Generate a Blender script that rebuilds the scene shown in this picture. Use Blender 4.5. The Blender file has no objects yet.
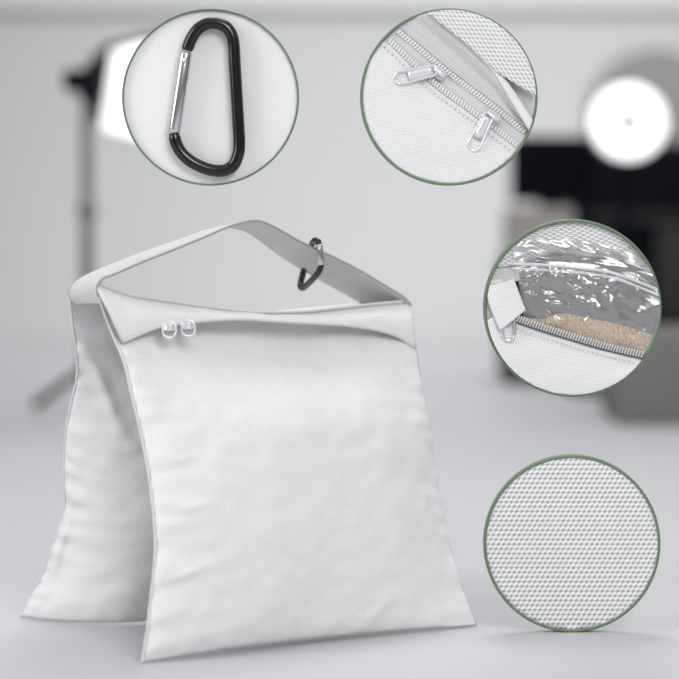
import bpy, bmesh, math, random
from mathutils import Vector, noise, Matrix
random.seed(7)
C = bpy.context.scene.collection
PI = math.pi
F = 2534.0           # focal length in pixels of the 679 px frame
H = 0.4727           # camera height above the floor
HOR = 170.0          # horizon row

def P(px, py, d):
    """point seen at pixel (px,py) standing at distance d (metres) from the camera"""
    return Vector(((px-339.5)*d/F, d, H-(py-HOR)*d/F))
def floor_d(py): return H*F/(py-HOR)

# ------------------------------------------------------------------ objects
ORG = {}
def empty(name, loc, label, cat, group=None):
    o = bpy.data.objects.new(name, None); C.objects.link(o)
    o.empty_display_size = .02
    o.location = loc; ORG[o] = Vector(loc)
    o['label'] = label; o['category'] = cat
    if group: o['group'] = group
    return o
def obj(name, bm, m, parent=None, smooth=True, solid=None, offset=0, label=None):
    org = ORG[parent] if parent else Vector((0, 0, 0))
    bmesh.ops.recalc_face_normals(bm, faces=bm.faces) if solid is None else None
    for v in bm.verts: v.co -= org
    me = bpy.data.meshes.new(name); bm.to_mesh(me); bm.free()
    for p in me.polygons: p.use_smooth = smooth
    o = bpy.data.objects.new(name, me); C.objects.link(o)
    me.materials.append(m)
    ORG[o] = org
    if parent: o.parent = parent
    if solid:
        md = o.modifiers.new('thickness', 'SOLIDIFY'); md.thickness = solid; md.offset = offset
    if label: o['label'] = label
    return o
def tag(o, label, cat, group=None, kind=None):
    o['label'] = label; o['category'] = cat
    if group: o['group'] = group
    if kind: o['kind'] = kind
    return o
def struct(name, bm, m):
    o = obj(name, bm, m, None, smooth=False); o['kind'] = 'structure'; return o
def own_origin(o):
    """move the origin of a one-mesh thing to the middle of its base"""
    vs = [v.co for v in o.data.vertices]
    b = Vector(((min(v.x for v in vs)+max(v.x for v in vs))/2, (min(v.y for v in vs)+max(v.y for v in vs))/2, min(v.z for v in vs)))
    for v in o.data.vertices: v.co -= b
    o.location = b
    return o

# ------------------------------------------------------------------ shapes
def catmull(pts, n):
    """n+1 points spread evenly over a smooth curve through pts"""
    pts = [Vector(p) for p in pts]
    dense = []
    for i in range(len(pts)-1):
        p0 = pts[max(i-1, 0)]; p1 = pts[i]; p2 = pts[i+1]; p3 = pts[min(i+2, len(pts)-1)]
        for k in range(12):
            t = k/12
            dense.append(.5*((2*p1)+(-p0+p2)*t+(2*p0-5*p1+4*p2-p3)*t*t+(-p0+3*p1-3*p2+p3)*t**3))
    dense.append(pts[-1])
    acc = [0]
    for a, b in zip(dense, dense[1:]): acc.append(acc[-1]+(b-a).length)
    out = []; j = 0
    for i in range(n+1):
        s = acc[-1]*i/n
        while j < len(acc)-2 and acc[j+1] < s: j += 1
        t = (s-acc[j])/max(acc[j+1]-acc[j], 1e-9)
        out.append(dense[j].lerp(dense[j+1], min(max(t, 0), 1)))
    return out
def spline(pts, n):
    """smooth curve through pts, n steps for every pair (keeps the pairing of two curves)"""
    pts = [Vector(p) for p in pts]; out = []
    for i in range(len(pts)-1):
        p0 = pts[max(i-1, 0)]; p1 = pts[i]; p2 = pts[i+1]; p3 = pts[min(i+2, len(pts)-1)]
        for k in range(n):
            t = k/n
            out.append(.5*((2*p1)+(-p0+p2)*t+(2*p0-5*p1+4*p2-p3)*t*t+(-p0+3*p1-3*p2+p3)*t**3))
    out.append(pts[-1]); return out
def tube(bm, pts, r, n=12, closed=False, flat=1.0):
    pts = [Vector(p) for p in pts]; N = len(pts)
    rr = r if isinstance(r, (list, tuple)) else [r]*N
    rings = []; ref = None
    for i, p in enumerate(pts):
        a = pts[i-1] if (i > 0 or closed) else pts[i]; b = pts[(i+1) % N] if (i < N-1 or closed) else pts[i]
        t = (b-a).normalized()
        if ref is None:
            ref = Vector((0, 1, 0)) if abs(t.y) < .9 else Vector((1, 0, 0))
        ref = (ref-t*ref.dot(t)).normalized(); bi = t.cross(ref)
        rings.append([bm.verts.new(p+rr[i]*(math.cos(2*PI*k/n)*ref*flat+math.sin(2*PI*k/n)*bi)) for k in range(n)])
    for i in range(N if closed else N-1):
        A, B = rings[i], rings[(i+1) % N]
        for k in range(n): bm.faces.new((A[k], A[(k+1) % n], B[(k+1) % n], B[k]))
    if not closed: bm.faces.new(rings[0]); bm.faces.new(rings[-1])
def box(bm, c, s, bev=0, rot=None):
    r = bmesh.ops.create_cube(bm, size=1)
    vs = r['verts']
    M = Matrix.Translation(Vector(c)) @ (rot if rot else Matrix.Identity(4)) @ Matrix.Diagonal((s[0], s[1], s[2], 1))
    bmesh.ops.transform(bm, matrix=M, verts=vs)
    if bev:
        es = list({e for v in vs for e in v.link_edges})
        bmesh.ops.bevel(bm, geom=es, offset=bev, segments=3, profile=.5, affect='EDGES')
def grid(bm, f, nu, nv, uv=None):
    """f(u,v) -> Vector ; uv(u,v) -> (x,y)"""
    lay = bm.loops.layers.uv.verify()
    V = [[bm.verts.new(f(i/nu, j/nv)) for j in range(nv+1)] for i in range(nu+1)]
    for i in range(nu):
        for j in range(nv):
            fc = bm.faces.new((V[i][j], V[i+1][j], V[i+1][j+1], V[i][j+1]))
            if uv:
                for lp, (a, b) in zip(fc.loops, ((i, j), (i+1, j), (i+1, j+1), (i, j+1))):
                    lp[lay].uv = uv(a/nu, b/nv)
    return V
def lathe(bm, prof, M, n=48, cap=True):
    rings = [[bm.verts.new(M @ Vector((r*math.cos(2*PI*k/n), r*math.sin(2*PI*k/n), z))) for k in range(n)] for r, z in prof]
    for A, B in zip(rings, rings[1:]):
        for k in range(n): bm.faces.new((A[k], A[(k+1) % n], B[(k+1) % n], B[k]))
    if cap: bm.faces.new(rings[0]); bm.faces.new(rings[-1])
def sm(a, b, x):
    t = min(max((x-a)/(b-a), 0), 1); return t*t*(3-2*t)

# ------------------------------------------------------------------ materials
def mat(name, col, rough=.6, metal=0, **kw):
    m = bpy.data.materials.new(name); m.use_nodes = True
    b = m.node_tree.nodes['Principled BSDF']
    b.inputs['Base Color'].default_value = (*col, 1); b.inputs['Roughness'].default_value = rough; b.inputs['Metallic'].default_value = metal
    for k, v in kw.items(): b.inputs[k.replace('_', ' ')].default_value = v
    return m
def noisy(m, scale, amt, dist=.001, coord='Object'):
    """a little unevenness in colour and relief"""
    nt = m.node_tree; b = nt.nodes['Principled BSDF']
    tc = nt.nodes.new('ShaderNodeTexCoord'); n = nt.nodes.new('ShaderNodeTexNoise'); n.inputs['Scale'].default_value = scale; n.inputs['Detail'].default_value = 4
    nt.links.new(tc.outputs[coord], n.inputs['Vector'])
    mx = nt.nodes.new('ShaderNodeMix'); mx.data_type = 'RGBA'
    c = b.inputs['Base Color'].default_value[:]
    mx.inputs[6].default_value = (*[x*(1-amt) for x in c[:3]], 1); mx.inputs[7].default_value = (*[min(1, x*(1+amt)) for x in c[:3]], 1)
    nt.links.new(n.outputs['Fac'], mx.inputs[0]); nt.links.new(mx.outputs[2], b.inputs['Base Color'])
    bp = nt.nodes.new('ShaderNodeBump'); bp.inputs['Strength'].default_value = .4; bp.inputs['Distance'].default_value = dist
    nt.links.new(n.outputs['Fac'], bp.inputs['Height']); nt.links.new(bp.outputs[0], b.inputs['Normal'])
    return m
def fabric(name, light, dark, px, py, ang=0, skew=.3, bump=.3, dist=.0004, lo=.0, hi=.6, rough=.85, sheen=.0, wrinkle=None):
    """woven cloth: rows of slanted lozenge stitches over a darker ground thread, in UV metres"""
    m = mat(name, light, rough); nt = m.node_tree; b = nt.nodes['Principled BSDF']; L = nt.links
    b.inputs['Specular IOR Level'].default_value = .25
    uv = nt.nodes.new('ShaderNodeUVMap')
    mp = nt.nodes.new('ShaderNodeMapping'); mp.inputs['Rotation'].default_value = (0, 0, ang)
    L.new(uv.outputs[0], mp.inputs['Vector'])
    sp = nt.nodes.new('ShaderNodeSeparateXYZ'); L.new(mp.outputs[0], sp.inputs[0])
    def mth(op, a, c=None, d=None):
        n = nt.nodes.new('ShaderNodeMath'); n.operation = op
        for i, x in enumerate((a, c, d)):
            if x is None: continue
            if isinstance(x, (int, float)): n.inputs[i].default_value = x
            else: L.new(x, n.inputs[i])
        return n.outputs[0]
    p = mth('DIVIDE', sp.outputs[0], px); q = mth('DIVIDE', sp.outputs[1], py)
    row = mth('FLOOR', q); odd = mth('MULTIPLY', mth('FLOORED_MODULO', row, 2.0), .5)
    fy = mth('SUBTRACT', mth('FRACT', q), .5)
    p2 = mth('ADD', mth('ADD', p, odd), mth('MULTIPLY', fy, skew))
    fx = mth('SUBTRACT', mth('FRACT', p2), .5)
    r2 = mth('ADD', mth('MULTIPLY', mth('MULTIPLY', fx, fx), 4.0), mth('MULTIPLY', mth('MULTIPLY', fy, fy), 4.0))
    h = mth('SUBTRACT', 1.0, r2)
    mr = nt.nodes.new('ShaderNodeMapRange'); mr.interpolation_type = 'SMOOTHSTEP'
    mr.inputs[1].default_value = lo; mr.inputs[2].default_value = hi
    L.new(h, mr.inputs[0])
    mx = nt.nodes.new('ShaderNodeMix'); mx.data_type = 'RGBA'
    mx.inputs[6].default_value = (*dark, 1); mx.inputs[7].default_value = (*light, 1)
    L.new(mr.outputs[0], mx.inputs[0]); L.new(mx.outputs[2], b.inputs['Base Color'])
    bp = nt.nodes.new('ShaderNodeBump'); bp.inputs['Strength'].default_value = bump; bp.inputs['Distance'].default_value = dist
    L.new(mr.outputs[0], bp.inputs['Height'])
    if wrinkle:
        nz = nt.nodes.new('ShaderNodeTexNoise'); nz.inputs['Scale'].default_value = wrinkle[0]; nz.inputs['Detail'].default_value = 3
        L.new(uv.outputs[0], nz.inputs['Vector'])
        b2 = nt.nodes.new('ShaderNodeBump'); b2.inputs['Strength'].default_value = .5; b2.inputs['Distance'].default_value = wrinkle[1]
        L.new(nz.outputs['Fac'], b2.inputs['Height']); L.new(b2.outputs[0], bp.inputs['Normal'])
    L.new(bp.outputs[0], b.inputs['Normal'])
    return m
def lamp(name, col, s):
    m = mat(name, col, .5); b = m.node_tree.nodes['Principled BSDF']
    b.inputs['Emission Color'].default_value = (*col, 1); b.inputs['Emission Strength'].default_value = s
    return m
M_BAG = fabric('oxford_cloth', (.84, .84, .84), (.66, .66, .665), .0026, .0026, ang=.6, skew=.2, bump=.25, dist=.0003, wrinkle=(30, .0003))
M_STRAP = fabric('webbing', (.82, .82, .82), (.36, .36, .36), .0040, .0030, ang=0, skew=.5, bump=.6, dist=.0006)
M_THREAD = mat('grey_thread', (.50, .50, .51), .8)
M_BLACK = mat('black_anodised', (.004, .004, .005), .20, 0, Specular_IOR_Level=.55)
M_SILVER = mat('brushed_aluminium', (.66, .66, .67), .18, 1)
M_CHROME = mat('chrome', (.85, .85, .86), .18, 1)
M_WHITEMETAL = mat('pale_metal', (.80, .80, .81), .28, .5)
M_GREEN = mat('green_rim', (.125, .205, .115), .5)
M_BOARD = mat('pale_board', (.78, .768, .776), .7)
M_DARK = mat('dark_paint', (.004, .005, .008), .9, 0, Specular_IOR_Level=.1)
M_DARK2 = noisy(mat('black_laminate', (.010, .010, .012), .5), 6, .3)
M_DARK3 = mat('dark_grey_metal', (.035, .035, .037), .7, 0, Specular_IOR_Level=.2)
M_GREYMETAL = mat('grey_metal', (.16, .16, .165), .5)
M_POLE = mat('stand_grey', (.15, .15, .155), .5)
M_FLOOR = noisy(mat('studio_floor', (.53, .53, .545), .5), 3, .02, .0003)
M_WALL = noisy(mat('studio_wall', (.59, .59, .595), .9), 1.2, .02, .001)
M_TRIM = mat('white_trim', (.8, .8, .8), .6)

# ------------------------------------------------------------------ room
bm = bmesh.new(); box(bm, (0, 3.5, -.05), (14, 15, .1)); struct('floor', bm, M_FLOOR)
WALLD = 8.2
bm = bmesh.new(); box(bm, (-1.36, 6.35, 1.75), (.1, 3.7, 3.5)); struct('light_blocker_left', bm, mat('light_blocker_grey', (.25, .25, .255), .9))  # unseen wall, added to block sky light and darken the left background
bm = bmesh.new(); RC = 1.1
def cove(u, v):
    a = v*PI/2
    return Vector((-7+14*u, WALLD-RC+RC*math.sin(a), .001+RC-RC*math.cos(a)))
grid(bm, cove, 1, 32); o = obj('trim_2', bm, M_WALL); o['kind'] = 'structure'
bm = bmesh.new(); box(bm, (0, WALLD+.06, 1.75), (14, .12, 3.5)); struct('wall_back', bm, M_WALL)
bm = bmesh.new(); box(bm, (0, WALLD-.03, 1.25), (14, .06, .5)); struct('trim_1', bm, M_TRIM)

# ------------------------------------------------------------------ sandbag
A = P(143, 663, floor_d(664)); B = P(477, 627, floor_d(627)); Cc = P(20, 617, floor_d(617)); D = B+(Cc-A)
ctr = (A+B+Cc+D)/4
bag = empty('sandbag', (ctr.x, ctr.y, 0), 'large white fabric saddle sandbag standing tent-like on the studio floor', 'sandbag')
along = (B-A).normalized(); across = Vector((-along.y, along.x, 0))

def edge(pxs, d0, d1):
    pts = [Vector((x, y, 0)) for x, y in pxs]
    acc = [0]
    for a, b in zip(pts, pts[1:]): acc.append(acc[-1]+(b-a).length)
    return [P(p.x, p.y, d0+(d1-d0)*s/acc[-1]) for p, s in zip(pts, acc)]
class Patch:
    def __init__(s, left, right, top, bottom, n=160):
        s.n = n
        s.L = catmull(left, n); s.R = catmull(right, n); s.T = catmull(top, n); s.B = catmull(bottom, n)
    def at(s, arr, t):
        x = min(max(t, 0), 1)*s.n; i = min(int(x), s.n-1); return arr[i].lerp(arr[i+1], x-i)
    def __call__(s, u, v):
        L, R, T, Bt = s.at(s.L, v), s.at(s.R, v), s.at(s.T, u), s.at(s.B, u)
        return L*(1-u)+R*u+T*(1-v)+Bt*v-(s.T[0]*(1-u)*(1-v)+s.T[-1]*u*(1-v)+s.B[0]*(1-u)*v+s.B[-1]*u*v)
    def normal(s, u, v, e=.02):
        u = min(max(u, e), 1-e); v = min(max(v, e), 1-e)
        return (s(u+e, v)-s(u-e, v)).cross(s(u, v+e)-s(u, v-e)).normalized()

DF0, DF1 = 2.503, 2.735
front = Patch(
    edge([(96, 285), (104, 312), (114, 338), (124, 362), (131, 392), (139, 425), (148, 470), (154, 520), (155, 555), (151, 595), (147, 630), (142, 663)], DF0, A.y),
    edge([(410, 304), (413, 325), (417, 350), (422, 385), (429, 425), (436, 470), (445, 520), (456, 565), (468, 603), (477, 626)], DF1, B.y),
    edge([(96, 285), (128, 297), (168, 304), (215, 311), (255, 315), (300, 315), (340, 311), (375, 307), (410, 304)], DF0, DF1),
    [Vector((p.x, p.y, z)) for p, z in ((P(x, y, floor_d(y)), z) for x, y, z in [(142, 665.5, .003), (220, 657, .007), (308, 646, .007), (400, 636, .006), (477, 628, .003)])])
rear = Patch(
    edge([(70, 293), (72, 320), (76, 350), (77, 375), (72, 400), (66, 430), (64, 470), (65, 505), (56, 537), (42, 575), (28, 602), (20, 618)], 2.55, Cc.y),
    [P(383, 305, 2.785), D+Vector((.02, -.03, .16)), D+Vector((0, 0, .0035))],
    edge([(70, 293), (150, 311), (235, 317), (310, 312), (383, 305)], 2.55, 2.785),
    [Vector((p.x, p.y, z)) for p, z in ((Cc, .0035), (P(80, 625, floor_d(625)), .007), (P(150, 625, floor_d(625)), .008), (P(240, 609, floor_d(609)), .006), (D, .0035))])

def wr(p, s, seed): return noise.noise(Vector((p.x*s+seed, p.y*s-seed, p.z*s)))
def pillow(patch, tf, tb, seed, n=150, creases=()):
    bm = bmesh.new(); lay = bm.loops.layers.uv.verify()
    def prof(u, v):
        a = max(0, math.sin(PI*u))**.62
        t = min(v/.42, 1); b = (math.sin(PI/2*t))**.9*(.25+.75*t*t*(3-2*t)) if v < .42 else max(0, math.cos(PI/2*(v-.42)/.58))**.55
        return a*b
    def height(u, v):
        return prof(u, v)
    def pucker(u, v):
        # gathered stitches along the two side seams
        q = 0
        for e, w in ((u, 1), (1-u, .8)):
            q += w*math.exp(-e/.07)*min(e/.010, 1)*(noise.noise(Vector((v*26+seed*3+w*9, e*7, seed))))
        e = 1-v
        q += .8*math.exp(-e/.06)*min(e/.012, 1)*noise.noise(Vector((u*17+seed, e*5, 3)))
        return q
    def soft(u, v):
        k = min(1, min(u, 1-u)/.06)*min(1, min(v, 1-v)/.06)
        cr = 0
        for u0, v0, u1, v1, am, wd in creases:
            dx, dy = u1-u0, v1-v0; t = ((u-u0)*dx+(v-v0)*dy)/(dx*dx+dy*dy); tc = min(max(t, 0), 1)
            dd = math.hypot(u-u0-tc*dx, v-v0-tc*dy); cr += am*math.exp(-(dd/wd)**2)*math.sin(PI*min(max(tc, .12), .88))
        return cr+k*(.0052*noise.noise(Vector((u*3.1+v*1.3+seed, v*3.4-u*.9, 1)))+.0016*noise.noise(Vector((u*7+v*5+seed, v*7-u*5, 4)))
                  +.0016*noise.noise(Vector((u*5+v*19, v*5-u*16, seed))))
    def surf(sgn, T):
        V = []
        for i in range(n+1):
            row = []
            for j in range(n+1):
                u, v = i/n, j/n
                p = patch(u, v)+sgn*patch.normal(u, v)*(T*height(u, v)+.006*pucker(u, v)*1.0+soft(u, v))
                if p.z < .0015: p.z = .0015+.0004*max(0, noise.noise(p*60))
                row.append(p)
            V.append(row)
        return V
    f = surf(-1, tf); b = surf(1, tb)
    fv = [[bm.verts.new(p) for p in r] for r in f]
    bv = [[(fv[i][j] if i in (0, n) or j in (0, n) else bm.verts.new(b[i][j])) for j in range(n+1)] for i in range(n+1)]
    for VV, flip in ((fv, 0), (bv, 1)):
        for i in range(n):
            for j in range(n):
                idx = [(i, j), (i, j+1), (i+1, j+1), (i+1, j)]
                if flip: idx = idx[::-1]
                try: fc = bm.faces.new([VV[a][c] for a, c in idx])
                except ValueError: continue
                for lp, (a, c) in zip(fc.loops, idx): lp[lay].uv = (a/n*.39, (1-c/n)*.37+flip*.5)
    return bm
# outward normal of the front panel must look at the camera
SG = front.normal(.5, .5)
SF = 1 if SG.y < 0 else -1
def flipn(patch):
    if patch.normal(.5, .5).y < 0:
        old = patch.normal
        patch.normal = lambda u, v, e=.02: -old(u, v, e)
flipn(front); flipn(rear)      # now every normal points away from the camera
obj('front_pouch', pillow(front, .050, .030, 1.7, creases=[(.02, .62, .16, .60, .0025, .012), (.02, .50, .13, .47, .002, .012), (.02, .80, .14, .76, .003, .014), (.75, .90, .62, .985, .003, .02), (.55, .55, .9, .42, .002, .04)]), M_BAG, bag)
obj('rear_pouch', pillow(rear, .038, .034, 5.2, creases=[(.02, .16, .20, .42, .006, .022), (.03, .58, .05, .95, .004, .016), (.06, .45, .22, .60, -.004, .03)]), M_BAG, bag)

# the two pouches join under a narrow top band
bm = bmesh.new()
def top_band(u, v):
    a = front.at(front.T, u); b = rear.at(rear.T, u)
    return a.lerp(b, v)+Vector((0, 0, .004-.010*math.sin(PI*v)))
grid(bm, top_band, 80, 10, lambda u, v: (u*.39, v*.05))
obj('top_band', bm, M_BAG, bag, solid=.002)

# storm flap over the zipper
flap_low = catmull([(x, y, 0) for x, y in [(123, 341.5), (138, 335), (155, 328), (175, 324), (200, 321), (240, 319), (290, 322), (320, 323.5), (350, 325.5), (380, 330.5), (400, 337.5), (415, 348)]], 120)
flap_top = front.T
bm = bmesh.new()
def flap_pt(u, v, off=0):
    i = u*120; k = min(int(i), 119); q = flap_low[k].lerp(flap_low[k+1], i-k)
    top = front.at(flap_top, u)
    d = 2.491+(2.720-2.491)*u-.004-.014*max(0, math.sin(PI*u))**1.4
    low = P(q.x, q.y, d)
    p = top.lerp(low, v)
    p += Vector((-.0, -.010, .003))*math.sin(PI*v)
    w = .0016*noise.noise(Vector((u*14, v*3, 2)))*math.sin(PI*v)
    return p+Vector((0, -w, w))
grid(bm, flap_pt, 120, 16, lambda u, v: (u*.39, v*.06))
flap = obj('zipper_flap', bm, M_BAG, bag, solid=.0022)
# rolled hem and side seam of the flap
bm = bmesh.new(); tube(bm, [flap_pt(i/100, 1.0) for i in range(101)], .0017, 8); obj('hem', bm, M_BAG, flap)
bm = bmesh.new(); tube(bm, [flap_pt(0, i/20) for i in range(21)], .0012, 8); obj('side_seam', bm, M_BAG, flap)

# seam piping on the pouch edges
for nm, pt in (('front', front), ('rear', rear)):
    bm = bmesh.new()
    tube(bm, [pt.at(pt.L, i/150)+Vector((0, -.0005, .0004*noise.noise(Vector((i*.6, 0, 0))))) for i in range(3, 151)], [.0013+.0006*noise.noise(Vector((i*.35, 2, 0))) for i in range(3, 151)], 8)
    obj('seam_piping', bm, M_BAG, bag)

# zipper pulls hanging out below the flap
def pull(name, loc, dirv, nrm, length, w0, w1, r, parent, m, plate=.5):
    """long stadium ring with a plate over its upper part; loc = top, dirv = down the tab"""
    bm = bmesh.new(); dirv = dirv.normalized(); nrm = nrm.normalized(); side = dirv.cross(nrm).normalized()
    pts = []
    for k in range(13):
        a = PI*k/12; pts.append(loc+dirv*(length-w1+w1*math.sin(a))+side*(w1*math.cos(a)))
    for k in range(9):
        a = PI+PI*k/8; pts.append(loc+dirv*(w0+w0*math.sin(a))+side*(w0*math.cos(a)))
    tube(bm, pts, r, 8, closed=True)
    n = 10
    for q in range(1):
        vs_f = []; vs_b = []
        def wid(t): return w0+(w1-w0)*t
        prof = []
        for k in range(n+1):
            t = .12+(plate-.12)*k/n
            prof.append((t, wid(t)))
        L = [loc+dirv*(length*t)-side*w for t, w in prof]; R = [loc+dirv*(length*t)+side*w for t, w in prof][::-1]
        poly = L+R
        f1 = bm.faces.new([bm.verts.new(p+nrm*r*.55) for p in poly]); f2 = bm.faces.new([bm.verts.new(p-nrm*r*.55) for p in poly[::-1]])
        a = list(f1.verts); b = list(f2.verts)[::-1]
        for k in range(len(a)): bm.faces.new((a[k], b[k], b[(k+1) % len(a)], a[(k+1) % len(a)]))
    return obj(name, bm, m, parent)
for x, y, t in ((170, 321.5, -.06), (188, 320, .05)):
    d = 2.503+(x-96)/314*.2-.046
    pull('zipper_pull', P(x, y, d), Vector((t, -.10, -1)), Vector((.1, -1, .1)), .0160, .0066, .0068, .0011, bag, M_WHITEMETAL, .58)

# carrying strap
near_px = [(101, 303), (97, 292), (98, 284), (104, 278), (115, 274), (140, 263), (168, 252), (200, 239), (226.7, 227.5), (245, 222), (258, 221), (272, 226), (303, 243), (327, 254), (355, 268), (380, 282.5), (403, 297), (411, 305)]
far_px = [(75, 303), (70, 297), (70, 290), (78, 280.5), (92, 273), (117, 262.5), (144, 252), (176, 241), (203, 231.5), (221, 227), (237, 228), (252, 234), (279, 254), (302, 268.5), (327, 283), (349, 295), (366, 305), (373, 310)]
def sd(x): return DF0-.004+(DF1-DF0)*(x-97)/314
nearc = spline([P(x, y, sd(x)) for x, y in near_px], 10)
farc = spline([P(x, y, sd(n[0])+.046) for (x, y), n in zip(far_px, near_px)], 10)
bm = bmesh.new(); NS = len(nearc)-1
def strap_pt(u, v):
    k = min(int(u*NS+.5), NS)
    p = nearc[k].lerp(farc[k], v)
    return p
grid(bm, strap_pt, NS, 10, lambda u, v: (u*.46, v*.05))
strap = obj('handle_strap', bm, M_STRAP, bag, solid=.0022)
bm = bmesh.new()
for v in (.0, 1.0):
    tube(bm, [strap_pt(i/NS, v) for i in range(NS+1)], .0013, 8)
obj('selvedge', bm, M_STRAP, strap)

# ------------------------------------------------------------------ carabiners
def carabiner(name, body, gate, r, label, group=None, n=14):
    zmin = min(p.z for p in body)
    c = sum(body, Vector())/len(body)
    t = empty(name, (c.x, c.y, zmin-r), label, 'carabiner', group)
    bm = bmesh.new(); N = len(body)
    rr = [r*(.86 if (i < 3 or i > N-4) else 1) for i in range(N)]
    tube(bm, body, rr, n); obj('hook_body', bm, M_BLACK, t)
    bm = bmesh.new()
    a, b = gate; g = (b-a).normalized()
    tube(bm, [a, a+g*r*.4, b-g*r*.4, b], [r*.95, r*1.06, r*1.06, r*.98], n)
    go = obj('gate', bm, M_SILVER, t, label='silver spring gate')
    bm = bmesh.new(); tube(bm, [a+g*r*1.35+Vector((0, -r*1.2, 0)), a+g*r*1.35+Vector((0, r*1.2, 0))], r*.42, 14)
    obj('rivet', bm, M_CHROME, go)
    return t

# ------------------------------------------------------------------ round display panels
DD = floor_d(631.7); K = DD/F
class Disc:
    def __init__(s, cx, cy, R, rim, label, board, rise=4):
        s.cx, s.cy, s.R, s.rim = cx, cy, R, rim
        s.c = P(cx, cy, DD); s.rad = R*K
        s.e = empty('round_display_panel', (s.c.x, s.c.y+.004, s.c.z-s.rad), label, 'display panel', 'round display panels')
        Mx = Matrix.Translation(s.c) @ Matrix.Rotation(PI/2, 4, 'X')
        bm = bmesh.new(); lathe(bm, [(s.rad-.001, -.008), (s.rad-.0006, -.001), (s.rad-.001, 0)], Mx, 128)
        obj('backing_board', bm, board, s.e, smooth=False)
        bm = bmesh.new(); w = rim*K; t = rise*K; pr = [(s.rad-w, -.006), (s.rad, -.006), (s.rad, t-.001), (s.rad-w*.2, t), (s.rad-w*.8, t), (s.rad-w, t-.001), (s.rad-w, -.006)]
        lathe(bm, pr, Mx, 160, cap=False); obj('rim', bm, M_GREEN, s.e, label='green rim')
    def w(s, x, y, h): return Vector((s.c.x+(x-s.cx)*K, s.c.y-h*K, s.c.z-(y-s.cy)*K))
    def clip(s, bm, margin=None, n=96):
        r = (s.R-(margin or s.rim-.4))*K
        for k in range(n):
            a = 2*PI*k/n; nn = Vector((math.cos(a), 0, math.sin(a)))
            bmesh.ops.bisect_plane(bm, geom=bm.verts[:]+bm.edges[:]+bm.faces[:], plane_co=s.c+nn*r, plane_no=nn, clear_outer=True)
        return bm
    def sheet(s, name, lo, hi, h, m, nu=60, nv=20, solid=1.2, parent=None, rot=0, clip=True, label=None):
        """cloth between two pixel polylines; h(u,v) = height off the board in pixels"""
        a = catmull([(x, y, 0) for x, y in lo], 100); b = catmull([(x, y, 0) for x, y in hi], 100)
        def pos(u, v):
            i = min(int(u*100), 99); t = u*100-i
            return a[i].lerp(a[i+1], t).lerp(b[i].lerp(b[i+1], t), v)
        bm = bmesh.new()
        def f(u, v):
            p = pos(u, v); return s.w(p.x, p.y, h(u, v))
        ca, sa = math.cos(rot), math.sin(rot)
        def uv(u, v):
            p = pos(u, v); return (K*(p.x*ca+p.y*sa), K*(-p.x*sa+p.y*ca))
        grid(bm, f, nu, nv, uv)
        if clip: s.clip(bm)
        return obj(name, bm, m, parent or s.e, solid=solid*K if solid else None, offset=0, label=label)
    def stitch(s, pts, h, n, parent, dash=.55, r=.45, m=None):
        c = catmull([(x, y, 0) for x, y in pts], n*4); bm = bmesh.new()
        for k in range(n):
            a = c[k*4]; b = a.lerp(c[k*4+4], dash)
            if (a-Vector((s.cx, s.cy, 0))).length > s.R-4 or (b-Vector((s.cx, s.cy, 0))).length > s.R-4: continue
            tube(bm, [s.w(a.x, a.y, h-.2), s.w(*(a.lerp(b, .5)).xy, h+.25), s.w(b.x, b.y, h-.2)], r*K, 6)
        return obj('stitching', bm, m or M_THREAD, parent)
    def teeth(s, pts, h, n, length, w, parent, m, skew=0, name='zipper_teeth', hh=2.4):
        c = catmull([(x, y, 0) for x, y in pts], n); bm = bmesh.new()
        for k in range(n):
            a = c[k]; t = (c[k+1]-c[k]).normalized(); step = (c[k+1]-c[k]).length
            if (a-Vector((s.cx, s.cy, 0))).length > s.R-5: continue
            ang = math.atan2(t.y, t.x)+skew
            box(bm, s.w(a.x, a.y, h), (step*w*K, hh*K, length*K), .35*K, Matrix.Rotation(ang, 4, 'Y'))
        return obj(name, bm, m, parent)

F_FINE = fabric('fine_oxford', (.87, .87, .87), (.62, .62, .63), .0024, .0021, ang=.1, skew=.3, bump=.35, dist=.0004)
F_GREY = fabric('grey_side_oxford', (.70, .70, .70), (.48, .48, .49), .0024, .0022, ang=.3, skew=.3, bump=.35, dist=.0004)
F_WEB = fabric('coarse_webbing', (.87, .87, .87), (.50, .50, .51), .0052, .0036, ang=-.25, skew=.9, bump=.6, dist=.0008, lo=-.05, hi=.65)
F_OXF = fabric('coarse_oxford', (.86, .86, .86), (.40, .40, .41), .0053, .0048, ang=.12, skew=.7, bump=.6, dist=.0009, lo=-.12, hi=.5)
M_TAPE = mat('zip_tape', (.62, .62, .62), .8)
M_TEETH = mat('nylon_teeth', (.78, .78, .78), .4)

# panel with the carabiner
d1 = Disc(210.6, 97.2, 88.5, 2.0, 'plain pale round panel with thin green rim behind the big carabiner', M_BOARD)
HB = 9
bodypx = [(187.6, 51), (189, 46), (192.5, 38), (198.6, 29.5), (207, 24.6), (216.5, 23.8), (225.5, 27), (231.2, 34), (233.9, 44), (235.1, 64), (236.4, 86), (237.6, 106), (238.8, 126), (239.6, 143), (238.3, 155), (233, 165.8), (223, 170.6), (209.3, 169.4), (194, 163), (182.5, 153.5), (176.6, 143), (174.6, 133)]
bp = spline([d1.w(x, y, HB) for x, y in bodypx], 6)
carabiner('carabiner', bp, (d1.w(186.6, 52.5, HB), d1.w(174.6, 132.5, HB)), 6.1*K, 'large black D-shaped carabiner with silver gate on the pale round panel', 'carabiners', 20)

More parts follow.
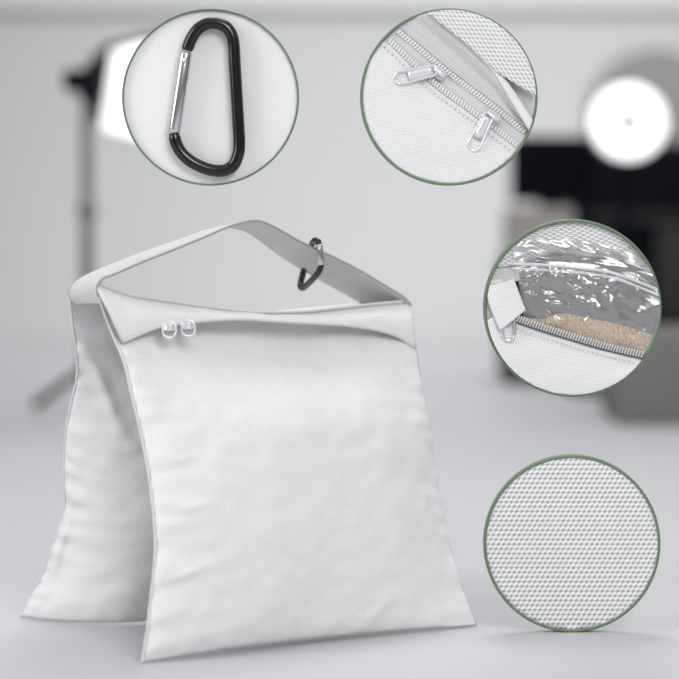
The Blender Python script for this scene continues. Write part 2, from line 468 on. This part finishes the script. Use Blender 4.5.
# small carabiner hooked over the strap
def cp(x, y, d): return P(x, y, d)
ds = sd(314)
body2 = [cp(319, 245, ds-.012), cp(318, 241.5, ds-.011), cp(315, 240.5, ds-.004), cp(312.5, 243.5, ds+.008), cp(309, 254, ds+.032), cp(305, 265, ds+.052), cp(302.3, 276, ds+.058), cp(300.5, 284, ds+.052), cp(301.5, 287.8, ds+.044), cp(305, 286.8, ds+.034), cp(312, 280, ds+.014), cp(318.5, 272, ds-.004), cp(321.3, 265.5, ds-.012)]
carabiner('carabiner', spline(body2, 6), (cp(319.2, 244, ds-.012), cp(321.3, 265, ds-.012)), .0034, 'small black carabiner with silver gate hooked over the sandbag strap', 'carabiners')

# panel with the double zipper (heights in pixels off the board)
d2 = Disc(448.5, 97.2, 88.5, 2.9, 'round panel showing white cloth with two zipper pulls', M_BOARD, 9)
def z2(x, y): return (340+x/3.086, y/3.086)
zu = [z2(*p) for p in [(110, 45), (180, 98), (330, 222), (460, 320), (575, 412), (660, 480)]]      # upper tooth row
zl = [z2(*p) for p in [(80, 75), (150, 125), (290, 255), (430, 360), (545, 448), (630, 512)]]     # lower tooth row
up2 = lambda pts, dx, dy: [(x+dx, y+dy) for x, y in pts]
low_cloth = [z2(*p) for p in [(-60, 100), (-60, 400), (60, 640), (300, 680), (600, 640)]]
d2.sheet('front_cloth', up2(zl, -1, 3.0), low_cloth, lambda u, v: 5+2.5*math.sin(PI*min(v*1.3, 1))+1.2*noise.noise(Vector((u*4, v*4, 0))), F_FINE, 70, 50)
d2.sheet('zipper_tape', up2(zl, -3, 4), up2(zu, 4, -5), lambda u, v: 4.2, M_TAPE, 60, 10)
gz = [z2(*p) for p in [(150, -20), (215, 45), (340, 180), (480, 285), (590, 385), (680, 450)]]
gt = [z2(*p) for p in [(250, 0), (300, 60), (400, 150), (490, 245), (560, 350), (640, 470)]]
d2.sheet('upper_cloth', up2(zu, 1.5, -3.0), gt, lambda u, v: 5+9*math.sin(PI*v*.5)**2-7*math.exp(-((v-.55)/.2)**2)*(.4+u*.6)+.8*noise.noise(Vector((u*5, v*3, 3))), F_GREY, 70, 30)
sb = [z2(*p) for p in [(225, 0), (290, 60), (400, 150), (470, 215), (540, 262), (625, 310)]]
st = [z2(*p) for p in [(330, -90), (480, -60), (600, 0), (680, 80), (720, 160), (740, 240)]]
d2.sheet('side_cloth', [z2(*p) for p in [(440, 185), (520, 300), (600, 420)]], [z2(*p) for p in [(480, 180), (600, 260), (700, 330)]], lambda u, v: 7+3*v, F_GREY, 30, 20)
d2.sheet('folded_edge', [z2(*p) for p in [(310, 62), (400, 150), (468, 222), (520, 305), (590, 420)]], [z2(*p) for p in [(318, 56), (412, 144), (484, 216), (545, 300), (615, 410)]], lambda u, v: 15+1.5*math.sin(PI*v), M_BAG, 40, 6)
d2.sheet('webbing_strap', sb, st, lambda u, v: 18+1.5*math.sin(PI*min(v*2, 1))-2*v, F_WEB, 50, 30, solid=3, rot=.75)
d2.teeth(zu, 6.4, 70, 5.5, .62, d2.e, M_TEETH, skew=.2)
d2.teeth(zl, 6.4, 70, 5.5, .62, d2.e, M_TEETH, skew=-.2)
d2.stitch(up2(zl, -3.5, 7.5), 8.2, 44, d2.e)

def slider(disc, x, y, ang, tabang, tablen, h, parent, m, s=1.0, tab0=(0, 0)):
    """zipper slider lying along ang (radians, image plane), pull tab pointing along tabang"""
    a = Vector((math.cos(ang), math.sin(ang))); b = Vector((-a.y, a.x))
    def W(p, q, hh): return disc.w(x+s*(a.x*p+b.x*q), y+s*(a.y*p+b.y*q), hh)
    bm = bmesh.new()
    out = [(-9, -4.5), (-5, -6.5), (3, -7), (9, -5.5), (10, 0), (9, 5.5), (3, 7), (-5, 6.5), (-9, 4.5)]
    lo = [bm.verts.new(W(p, q, h)) for p, q in out]; hi = [bm.verts.new(W(p*.92, q*.9, h+2.6*s)) for p, q in out]
    bm.faces.new(lo); bm.faces.new(hi)
    for k in range(len(out)): bm.faces.new((lo[k], lo[(k+1) % len(out)], hi[(k+1) % len(out)], hi[k]))
    body = obj('zipper_slider', bm, m, parent, smooth=False)
    bm = bmesh.new()
    tube(bm, [W(-7, 0, h+2*s), W(-6, 0, h+6*s), W(-2, 0, h+8*s), W(3, 0, h+8*s), W(7, 0, h+5.5*s), W(8, 0, h+2*s)], 2.2*s*K, 10)
    obj('bridge', bm, m, body)
    td = Vector((math.cos(tabang), math.sin(tabang)))
    o = disc.w(x+tab0[0], y+tab0[1], h+6*s); e = disc.w(x+tab0[0]+td.x*10, y+tab0[1]+td.y*10, h+4.6*s)
    pull('pull_tab', o, e-o, Vector((0, -1, 0)), tablen*K, 6.0*s*K, 7.4*s*K, 1.4*s*K, body, m, .68)
slider(d2, 438.5, 73, math.radians(40), math.radians(167), 43, 8, d2.e, M_WHITEMETAL, .85, (-2, -3))
slider(d2, 492.5, 117, math.radians(40), math.radians(116), 42, 8, d2.e, M_WHITEMETAL, .85, (-3, -4))

# panel with the sealed bag of sand
d3 = Disc(571.7, 307.5, 88.5, 2.9, 'round panel showing open zipped pouch holding a clear bag of sand', M_BOARD, 12)
def z3(x, y): return (465+x/3.173, 200+y/3.173)
M_SHADED_INSIDE = fabric('painted_inside_shade', (.05, .05, .052), (.03, .03, .031), .004, .004, bump=.3)  # pouch inside is white cloth; its shade is painted into this dark colour
zz = [z3(*p) for p in [(100, 345), (160, 372), (300, 418), (450, 462), (575, 490), (660, 506)]]
d3.sheet('front_cloth', up2(zz, 0, 3.5), [z3(*p) for p in [(20, 420), (80, 600), (330, 680), (600, 640), (700, 560)]], lambda u, v: 11+3*math.sin(PI*min(v*1.2, 1))+1.5*noise.noise(Vector((u*5+v*3, v*2, 0))), F_FINE, 70, 40)
d3.sheet('shaded_inside', [z3(*p) for p in [(90, 190), (300, 170), (620, 210)]], up2([z3(*p) for p in [(90, 350), (330, 430), (640, 510)]], 0, 3), lambda u, v: 1.5, M_SHADED_INSIDE, 40, 20)
d3.sheet('webbing_strap', [z3(*p) for p in [(40, 215), (150, 208), (330, 150), (420, 165), (490, 165), (535, 140)]], [z3(*p) for p in [(40, 60), (150, 20), (330, -10), (450, 10), (560, 60), (620, 110)]], lambda u, v: 5+.6*math.sin(u*5), F_WEB, 60, 20, solid=2, rot=.15)
d3.sheet('side_cloth', [z3(*p) for p in [(480, 170), (540, 205), (620, 260)]], [z3(*p) for p in [(520, 140), (580, 165), (650, 200)]], lambda u, v: 3.6, F_FINE, 20, 10)
d3.sheet('folded_gusset', [z3(*p) for p in [(30, 215), (100, 212), (165, 208)]], [z3(*p) for p in [(30, 275), (100, 265), (175, 255)]], lambda u, v: 4+4*v, F_GREY, 20, 12)
d3.sheet('corner_cloth', [z3(*p) for p in [(20, 255), (40, 350), (95, 420), (120, 480)]], [z3(*p) for p in [(120, 250), (130, 300), (165, 360), (190, 420)]], lambda u, v: 9, F_FINE, 24, 12)
d3.sheet('corner_tab', [z3(*p) for p in [(60, 275), (75, 330), (92, 375), (108, 412)]], [z3(*p) for p in [(152, 250), (165, 285), (178, 320), (188, 346)]], lambda u, v: 17+2*math.sin(PI*v), F_FINE, 24, 16, solid=2)
d3.sheet('zipper_tape', up2(zz, 0, 0), up2(zz, -1, 5), lambda u, v: 12.5, mat('dark_tape', (.16, .16, .165), .8), 60, 4)
d3.teeth(zz, 15, 66, 6.6, .6, d3.e, mat('grey_teeth', (.62, .62, .63), .35, .4), skew=.12, hh=3.4)
d3.stitch(up2(zz, -2, 9.5), 15.3, 40, d3.e)
# hanging U pull below the corner tab
bm = bmesh.new()
tube(bm, spline([d3.w(*z3(118, 388), 17), d3.w(*z3(117, 420), 17), d3.w(*z3(126, 438), 17), d3.w(*z3(140, 441), 17), d3.w(*z3(153, 432), 17), d3.w(*z3(155, 405), 17), d3.w(*z3(152, 372), 17)], 6), 1.5*K, 10)
obj('pull_tab', bm, M_CHROME, d3.e)

# loose sand
M_SAND = mat('sand', (.70, .47, .29), .9); noisy(M_SAND, 420, .6, .0015)
top = catmull([(*z3(*p), 0) for p in [(150, 362), (240, 378), (300, 360), (400, 376), (500, 398), (570, 420), (640, 440)]], 100)
bot = catmull([(*z3(*p), 0) for p in [(150, 385), (240, 412), (330, 438), (450, 475), (520, 492), (575, 503), (640, 520)]], 100)
bm = bmesh.new()
def sandf(u, v):
    k = min(int(u*100), 99); p = top[k].lerp(bot[k], v)
    g = noise.noise(Vector((p.x*.9, p.y*.9, 0)))*.8+noise.noise(Vector((p.x*.25, p.y*.25, 2)))*1.0
    return d3.w(p.x, p.y+g*.6*(1-v), 3+4*sm(0, .5, v)+g)
grid(bm, sandf, 160, 60); d3.clip(bm, 3.2)
tag(own_origin(obj('sand', bm, M_SAND, None, solid=1.0*K)), 'coarse tan sand lying inside the clear plastic bag', 'sand', kind='stuff')

# clear bag
M_PE = bpy.data.materials.new('clear_film'); M_PE.use_nodes = True
nt = M_PE.node_tree; nt.nodes.clear()
o_ = nt.nodes.new('ShaderNodeOutputMaterial'); tr = nt.nodes.new('ShaderNodeBsdfTransparent'); gl = nt.nodes.new('ShaderNodeBsdfGlossy'); df = nt.nodes.new('ShaderNodeBsdfTranslucent'); d_ = nt.nodes.new('ShaderNodeBsdfDiffuse')
gl.inputs['Roughness'].default_value = .2; d_.inputs['Color'].default_value = (.9, .9, .92, 1); tr.inputs['Color'].default_value = (.93, .93, .93, 1)
m1 = nt.nodes.new('ShaderNodeMixShader'); m2 = nt.nodes.new('ShaderNodeMixShader'); fr = nt.nodes.new('ShaderNodeFresnel'); fr.inputs['IOR'].default_value = 1.6
m1.inputs[0].default_value = .10
nt.links.new(tr.outputs[0], m1.inputs[1]); nt.links.new(d_.outputs[0], m1.inputs[2])
ad = nt.nodes.new('ShaderNodeMath'); ad.inputs[1].default_value = .12; nt.links.new(fr.outputs[0], ad.inputs[0]); nt.links.new(ad.outputs[0], m2.inputs[0]); nt.links.new(m1.outputs[0], m2.inputs[1]); nt.links.new(gl.outputs[0], m2.inputs[2]); nt.links.new(m2.outputs[0], o_.inputs[0])
M_LOCK = mat('milky_lock_strip', (.85, .86, .88), .25, 0, Alpha=.45)
pe = empty('plastic_bag', d3.w(*z3(380, 480), 8), 'clear crinkled plastic bag of sand poking out of the zipped pouch', 'plastic bag')
ft = [z3(*p) for p in [(148, 145), (180, 130), (215, 115), (330, 124), (400, 132), (470, 150), (540, 178), (650, 235)]]
fb = [z3(*p) for p in [(185, 375), (215, 390), (250, 408), (330, 434), (420, 460), (480, 475), (560, 495), (650, 515)]]
def ridge(p, s, seed):
    q = noise.noise(Vector((p[0]*s, p[1]*s, seed)))
    return 1-abs(q)*2
FA = catmull([(x, y, 0) for x, y in ft], 100); FB = catmull([(x, y, 0) for x, y in fb], 100)
folds = [[z3(*p) for p in q] for q in ([(182, 262), (235, 330), (310, 402)], [(395, 246), (440, 246), (468, 272), (466, 330)], [(205, 268), (240, 228), (300, 216), (345, 240), (385, 276)],
    [(195, 292), (250, 322), (310, 330)], [(330, 290), (390, 262), (440, 278)], [(215, 232), (222, 262), (250, 300)], [(380, 380), (430, 330), (445, 280)], [(505, 420), (530, 440), (545, 425)], [(240, 300), (330, 300), (400, 330)], [(540, 260), (545, 330), (560, 400)], [(300, 240), (340, 285), (330, 330)])]
def fold_h(p):
    q = 0
    for f in folds:
        for a, b in zip(f, f[1:]):
            dx, dy = b[0]-a[0], b[1]-a[1]; t = min(max(((p.x-a[0])*dx+(p.y-a[1])*dy)/(dx*dx+dy*dy), 0), 1)
            d = math.hypot(p.x-a[0]-t*dx, p.y-a[1]-t*dy)
            q = max(q, math.exp(-d/3.6)*(.75+.9*noise.noise(Vector((p.x*.11, p.y*.11, 5)))))
    return 3.2*q
def film_h(u, v):
    i = min(int(u*100), 99); px_ = FA[i].lerp(FA[i+1], u*100-i).lerp(FB[i].lerp(FB[i+1], u*100-i), v)
    return film_base(u, v)+fold_h(px_)
def film_base(u, v):
    x, y = u*130, v*95
    top_ = 1-sm(.24, .34, v); cr = 3.0*noise.noise(Vector((x*.030+y*.02, y*.035-x*.01, 1)))+2.6*ridge((x*.7+y*.6, y-x*.25), .028, 1)+(.7+.8*top_)*ridge((x*.5-y*.4, y*.9+x*.3), .075, 7)+2.3*(1-top_)*ridge((x*.9+y*.3, y*.5-x*.6), .05, 11)+.8*top_*ridge((x*.5, y*1.6), .12, 3)
    env = 1-.55*sm(.55, .95, v)
    return 9+3.5*math.sin(PI*v)+cr*env*(.5 if .2 < v < .3 else 1)
film = d3.sheet('front_film', ft, fb, film_h, M_PE, 150, 110, solid=None, parent=pe)
d3.sheet('rear_film', up2(ft, 1, 1.5), up2(fb, 0, -8), lambda u, v: 7.6-5.4*sm(.3, .6, v)+(1-sm(.3, .5, v))*1.2*ridge((u*130, v*150), .06, 4), M_PE, 90, 60, solid=None, parent=pe)
lk = [z3(*p) for p in [(150, 196), (240, 200), (330, 206), (450, 222), (530, 248), (660, 300)]]
d3.sheet('lock_strip', lk, up2(lk, -.3, 2.6), lambda u, v: 15.5+1.0*math.sin(PI*v), M_LOCK, 60, 6, solid=.8, parent=pe, label='milky white seal strip')
d3.sheet('lock_strip', up2(lk, -.3, 5.2), up2(lk, -.6, 7.2), lambda u, v: 15.3+.8*math.sin(PI*v), M_LOCK, 60, 6, solid=.8, parent=pe, label='milky white seal strip')

# panel with the cloth close-up
d4 = Disc(571.7, 543.3, 88.4, 2.9, 'round panel filled with coarse woven white cloth, standing on the floor', M_BOARD)
d4.sheet('woven_cloth', [(475, 440), (571, 440), (670, 440)], [(475, 650), (571, 650), (670, 650)], lambda u, v: 2.5, F_OXF, 30, 30, rot=.12)

# ------------------------------------------------------------------ studio things behind
# softbox on a stand
dl = 5.0
base = P(87, HOR+H*F/dl, dl)
sbx = empty('softbox_light', (base.x, base.y, 0), 'blurred studio softbox lamp on a grey stand at left', 'studio light')
c0 = P(87, 95, dl)
def L5(x, y, dz=0): return P(x, y, dl+dz)
bm = bmesh.new()
q = [L5(117, 50), L5(176, 36), L5(172, 146), L5(106, 128)]
front_q = [p+Vector((.02, -.10, 0)) for p in q]
ff = [bm.verts.new(p) for p in front_q]; bk = [bm.verts.new(p+Vector((-.012, .02, 0))) for p in q]
bm.faces.new(ff)
for k in range(4): bm.faces.new((ff[k], ff[(k+1) % 4], bk[(k+1) % 4], bk[k]))
obj('diffuser', bm, lamp('softbox_glow', (1, 1, 1), 1.1), sbx, smooth=False, label='glowing white diffuser')
bm = bmesh.new()
hub = [L5(82+a, 84+b, .03) for a, b in ((-3, -10), (12, -12), (12, 12), (-3, 12))]
ff = [bm.verts.new(p+Vector((-.030, .03, .012))) for p in q]; hb = [bm.verts.new(p) for p in hub]
bm.faces.new(hb)
for k in range(4): bm.faces.new((ff[k], ff[(k+1) % 4], hb[(k+1) % 4], hb[k]))
obj('softbox_shell', bm, M_DARK2, sbx, smooth=False)
bm = bmesh.new(); box(bm, L5(79, 81, 0), (.055, .08, .042), .006); obj('lamp_head', bm, M_DARK, sbx)
bm = bmesh.new(); tube(bm, [Vector((c0.x, c0.y, .05)), Vector((c0.x, c0.y, c0.z-.02))], .0125, 14); obj('pole', bm, M_POLE, sbx)
bm = bmesh.new(); tube(bm, [L5(87, 205), L5(87, 218)], .018, 14); obj('clamp', bm, M_POLE, sbx)
for a in (205, 330, 80):
    bm = bmesh.new(); r = math.radians(a)
    tube(bm, [Vector((c0.x, c0.y, .085)), Vector((c0.x+.11*math.cos(r), c0.y+.11*math.sin(r), .010))], .009, 10); obj('leg', bm, M_DARK2, sbx)

# dark corner on the right
dr = 6.2
fz = HOR+H*F/dr
def R6(x, y, dz=0): return P(x, y, dr+dz)
def pbox(bm, x0, y0, x1, y1, d, depth, bev=.004):
    a = P(x0, y0, d); b = P(x1, y1, d)
    box(bm, ((a.x+b.x)/2, d+depth/2, (a.z+b.z)/2), (b.x-a.x, depth, a.z-b.z), bev)
cab = empty('equipment_cabinet', (P(640, 0, 6.3).x, 6.4, 0), 'tall black equipment cabinet in the blurred right background', 'cabinet')
yb = HOR+H*F/6.3
bm = bmesh.new(); pbox(bm, 572, 143, 720, yb-2, 6.3, .4); obj('carcass', bm, M_DARK, cab)
bm = bmesh.new(); pbox(bm, 590, 214, 700, 222, 6.285, .014); obj('rail', bm, M_DARK3, cab)
bm = bmesh.new(); pbox(bm, 657, 226, 700, 318, 6.285, .014); obj('door', bm, M_DARK3, cab)
# cart with monitor and carton
yt = HOR+H*F/5.6
cart = empty('equipment_cart', (P(545, 0, 5.6).x, 5.7, 0), 'low black cart standing left of the tall cabinet', 'cart')
bm = bmesh.new(); pbox(bm, 505, 262, 600, 268, 5.6, .25); obj('top_shelf', bm, M_DARK, cart)
bm = bmesh.new(); pbox(bm, 512, 372, 596, 378, 5.6, .25); obj('bottom_shelf', bm, M_DARK, cart)
for x in (510, 590):
    for z in (0, .22):
        bm = bmesh.new(); p = P(x, 262, 5.62); tube(bm, [(p.x, 5.62+z, .0), (p.x, 5.62+z, p.z)], .012, 10); obj('leg', bm, M_DARK, cart)
bm = bmesh.new(); pbox(bm, 524, 305, 578, 371.1, 5.62, .15); o = own_origin(obj('storage_case', bm, M_DARK2)); tag(o, 'black case on the bottom shelf of the cart', 'case')
bm = bmesh.new(); pbox(bm, 508, 208, 574, 261.7, 5.61, .18); o = own_origin(obj('carton', bm, mat('beige_card', (.36, .34, .31), .8))); tag(o, 'beige carton on the cart under the black monitor', 'box')
mon = empty('monitor', P(545, 208, 5.7), 'black monitor standing on the beige carton', 'monitor')
bm = bmesh.new(); pbox(bm, 511, 136, 592, 202, 5.68, .03); obj('screen', bm, M_DARK, mon)
bm = bmesh.new(); pbox(bm, 540, 200, 560, 207.4, 5.68, .06); obj('foot', bm, M_DARK, mon)
# low grey-brown box in front of the cabinet
bm = bmesh.new(); d_f = floor_d(425); pbox(bm, 618, 335, 720, 424.8, d_f, .3); o = own_origin(obj('storage_crate', bm, mat('taupe_crate', (.17, .165, .155), .8))); tag(o, 'taupe crate on the floor below the bright round lamp', 'crate')
# round lamp
dm = 5.35
rl = empty('round_lamp', (P(628, 0, dm).x, dm, 0), 'bright round white studio lamp before the black cabinet', 'studio light')
c = P(628, 122, dm); rr = 38*dm/F
Mx = Matrix.Translation(c) @ Matrix.Rotation(PI/2, 4, 'X')
bm = bmesh.new(); lathe(bm, [(rr*.30, .012), (rr*.6, .02), (rr, .016), (rr, .0), (rr*.3, 0)], Mx, 64); obj('glowing_ring', bm, lamp('ring_glow', (1, 1, 1), 1.05), rl, label='glowing white ring')
bm = bmesh.new(); lathe(bm, [(rr*.28, .014), (rr*.28, .0)], Mx, 48); obj('centre_cap', bm, mat('cap_white', (.6, .6, .6), .5), rl)
bm = bmesh.new(); lathe(bm, [(rr*1.06, .004), (rr*1.06, -.03), (rr*.4, -.08)], Mx, 64); obj('housing', bm, M_GREYMETAL, rl)
bm = bmesh.new(); tube(bm, [(c.x, dm+.05, .02), (c.x, dm+.05, c.z)], .012, 12); obj('pole', bm, M_DARK, rl)
bm = bmesh.new(); lathe(bm, [(.13, 0), (.13, .012), (.03, .022)], Matrix.Translation((c.x, dm+.05, 0)), 48); obj('base', bm, M_DARK, rl)

# grey round reflector behind the lamp
rf = empty('reflector_disc', (P(655, 0, 6.9).x, 6.9, 0), 'large round grey reflector behind the bright round lamp', 'reflector')
Mx = Matrix.Translation(P(655, 118, 6.9)) @ Matrix.Rotation(PI/2, 4, 'X'); r_ = 68*6.9/F
bm = bmesh.new(); lathe(bm, [(r_, .008), (r_, -.004)], Mx, 72); obj('reflector_cloth', bm, mat('reflector_grey', (.30, .30, .305), .7), rf, smooth=False)
bm = bmesh.new(); lathe(bm, [(r_*.985, .012), (r_*1.015, .010), (r_*1.015, -.008), (r_*.985, -.01)], Mx, 72, cap=False); obj('hoop', bm, M_GREYMETAL, rf)
bm = bmesh.new(); p = P(655, 118, 6.9); tube(bm, [(p.x, 6.93, 0), (p.x, 6.93, p.z)], .01, 10); obj('pole', bm, M_DARK, rf)

# ------------------------------------------------------------------ light
w = bpy.data.worlds.new('World'); bpy.context.scene.world = w; w.use_nodes = True
bg = w.node_tree.nodes['Background']; bg.inputs[1].default_value = 1.0
wn = w.node_tree; tc = wn.nodes.new('ShaderNodeTexCoord'); sp = wn.nodes.new('ShaderNodeSeparateXYZ'); cr = wn.nodes.new('ShaderNodeValToRGB')
wn.links.new(tc.outputs['Generated'], sp.inputs[0]); wn.links.new(sp.outputs[2], cr.inputs[0]); wn.links.new(cr.outputs[0], bg.inputs[0])
cr.color_ramp.elements[0].position = 0; cr.color_ramp.elements[0].color = (.17, .17, .175, 1)
cr.color_ramp.elements[1].position = .8; cr.color_ramp.elements[1].color = (.72, .73, .75, 1)
def area(name, loc, target, size, power, sy=None):
    l = bpy.data.lights.new(name, 'AREA'); l.energy = power; l.shape = 'RECTANGLE'; l.size = size; l.size_y = sy or size
    o = bpy.data.objects.new(name, l); C.objects.link(o); o.location = loc
    o.rotation_euler = (Vector(target)-Vector(loc)).to_track_quat('-Z', 'Y').to_euler(); return o
area('key_softbox', (.9, -.2, 2.0), (0, 2.6, .2), 1.3, 46)
area('overhead_softbox', (.1, 3.55, 1.9), (0, 2.7, .2), .9, 15)
area('side_softbox', (-2.2, 1.6, 1.3), (-.1, 2.6, .25), 1.0, 26, 1.6)
area('wall_light', (.35, 6.0, 2.4), (.3, 8, .35), 1.0, 42, .8)

# ------------------------------------------------------------------ camera
cam = bpy.data.cameras.new('camera'); co = bpy.data.objects.new('camera', cam); C.objects.link(co)
co.location = (0, 0, H); co.rotation_euler = (PI/2, 0, 0)
cam.sensor_width = 36; cam.lens = F/679*36; cam.shift_y = -(339.5-HOR)/679
cam.clip_start = .05; cam.clip_end = 100
cam.dof.use_dof = True; cam.dof.focus_distance = 2.585; cam.dof.aperture_fstop = 2.9
sc = bpy.context.scene; sc.camera = co
sc.view_settings.view_transform = 'Standard'; sc.view_settings.look = 'None'; sc.view_settings.exposure = .1; sc.view_settings.gamma = 1
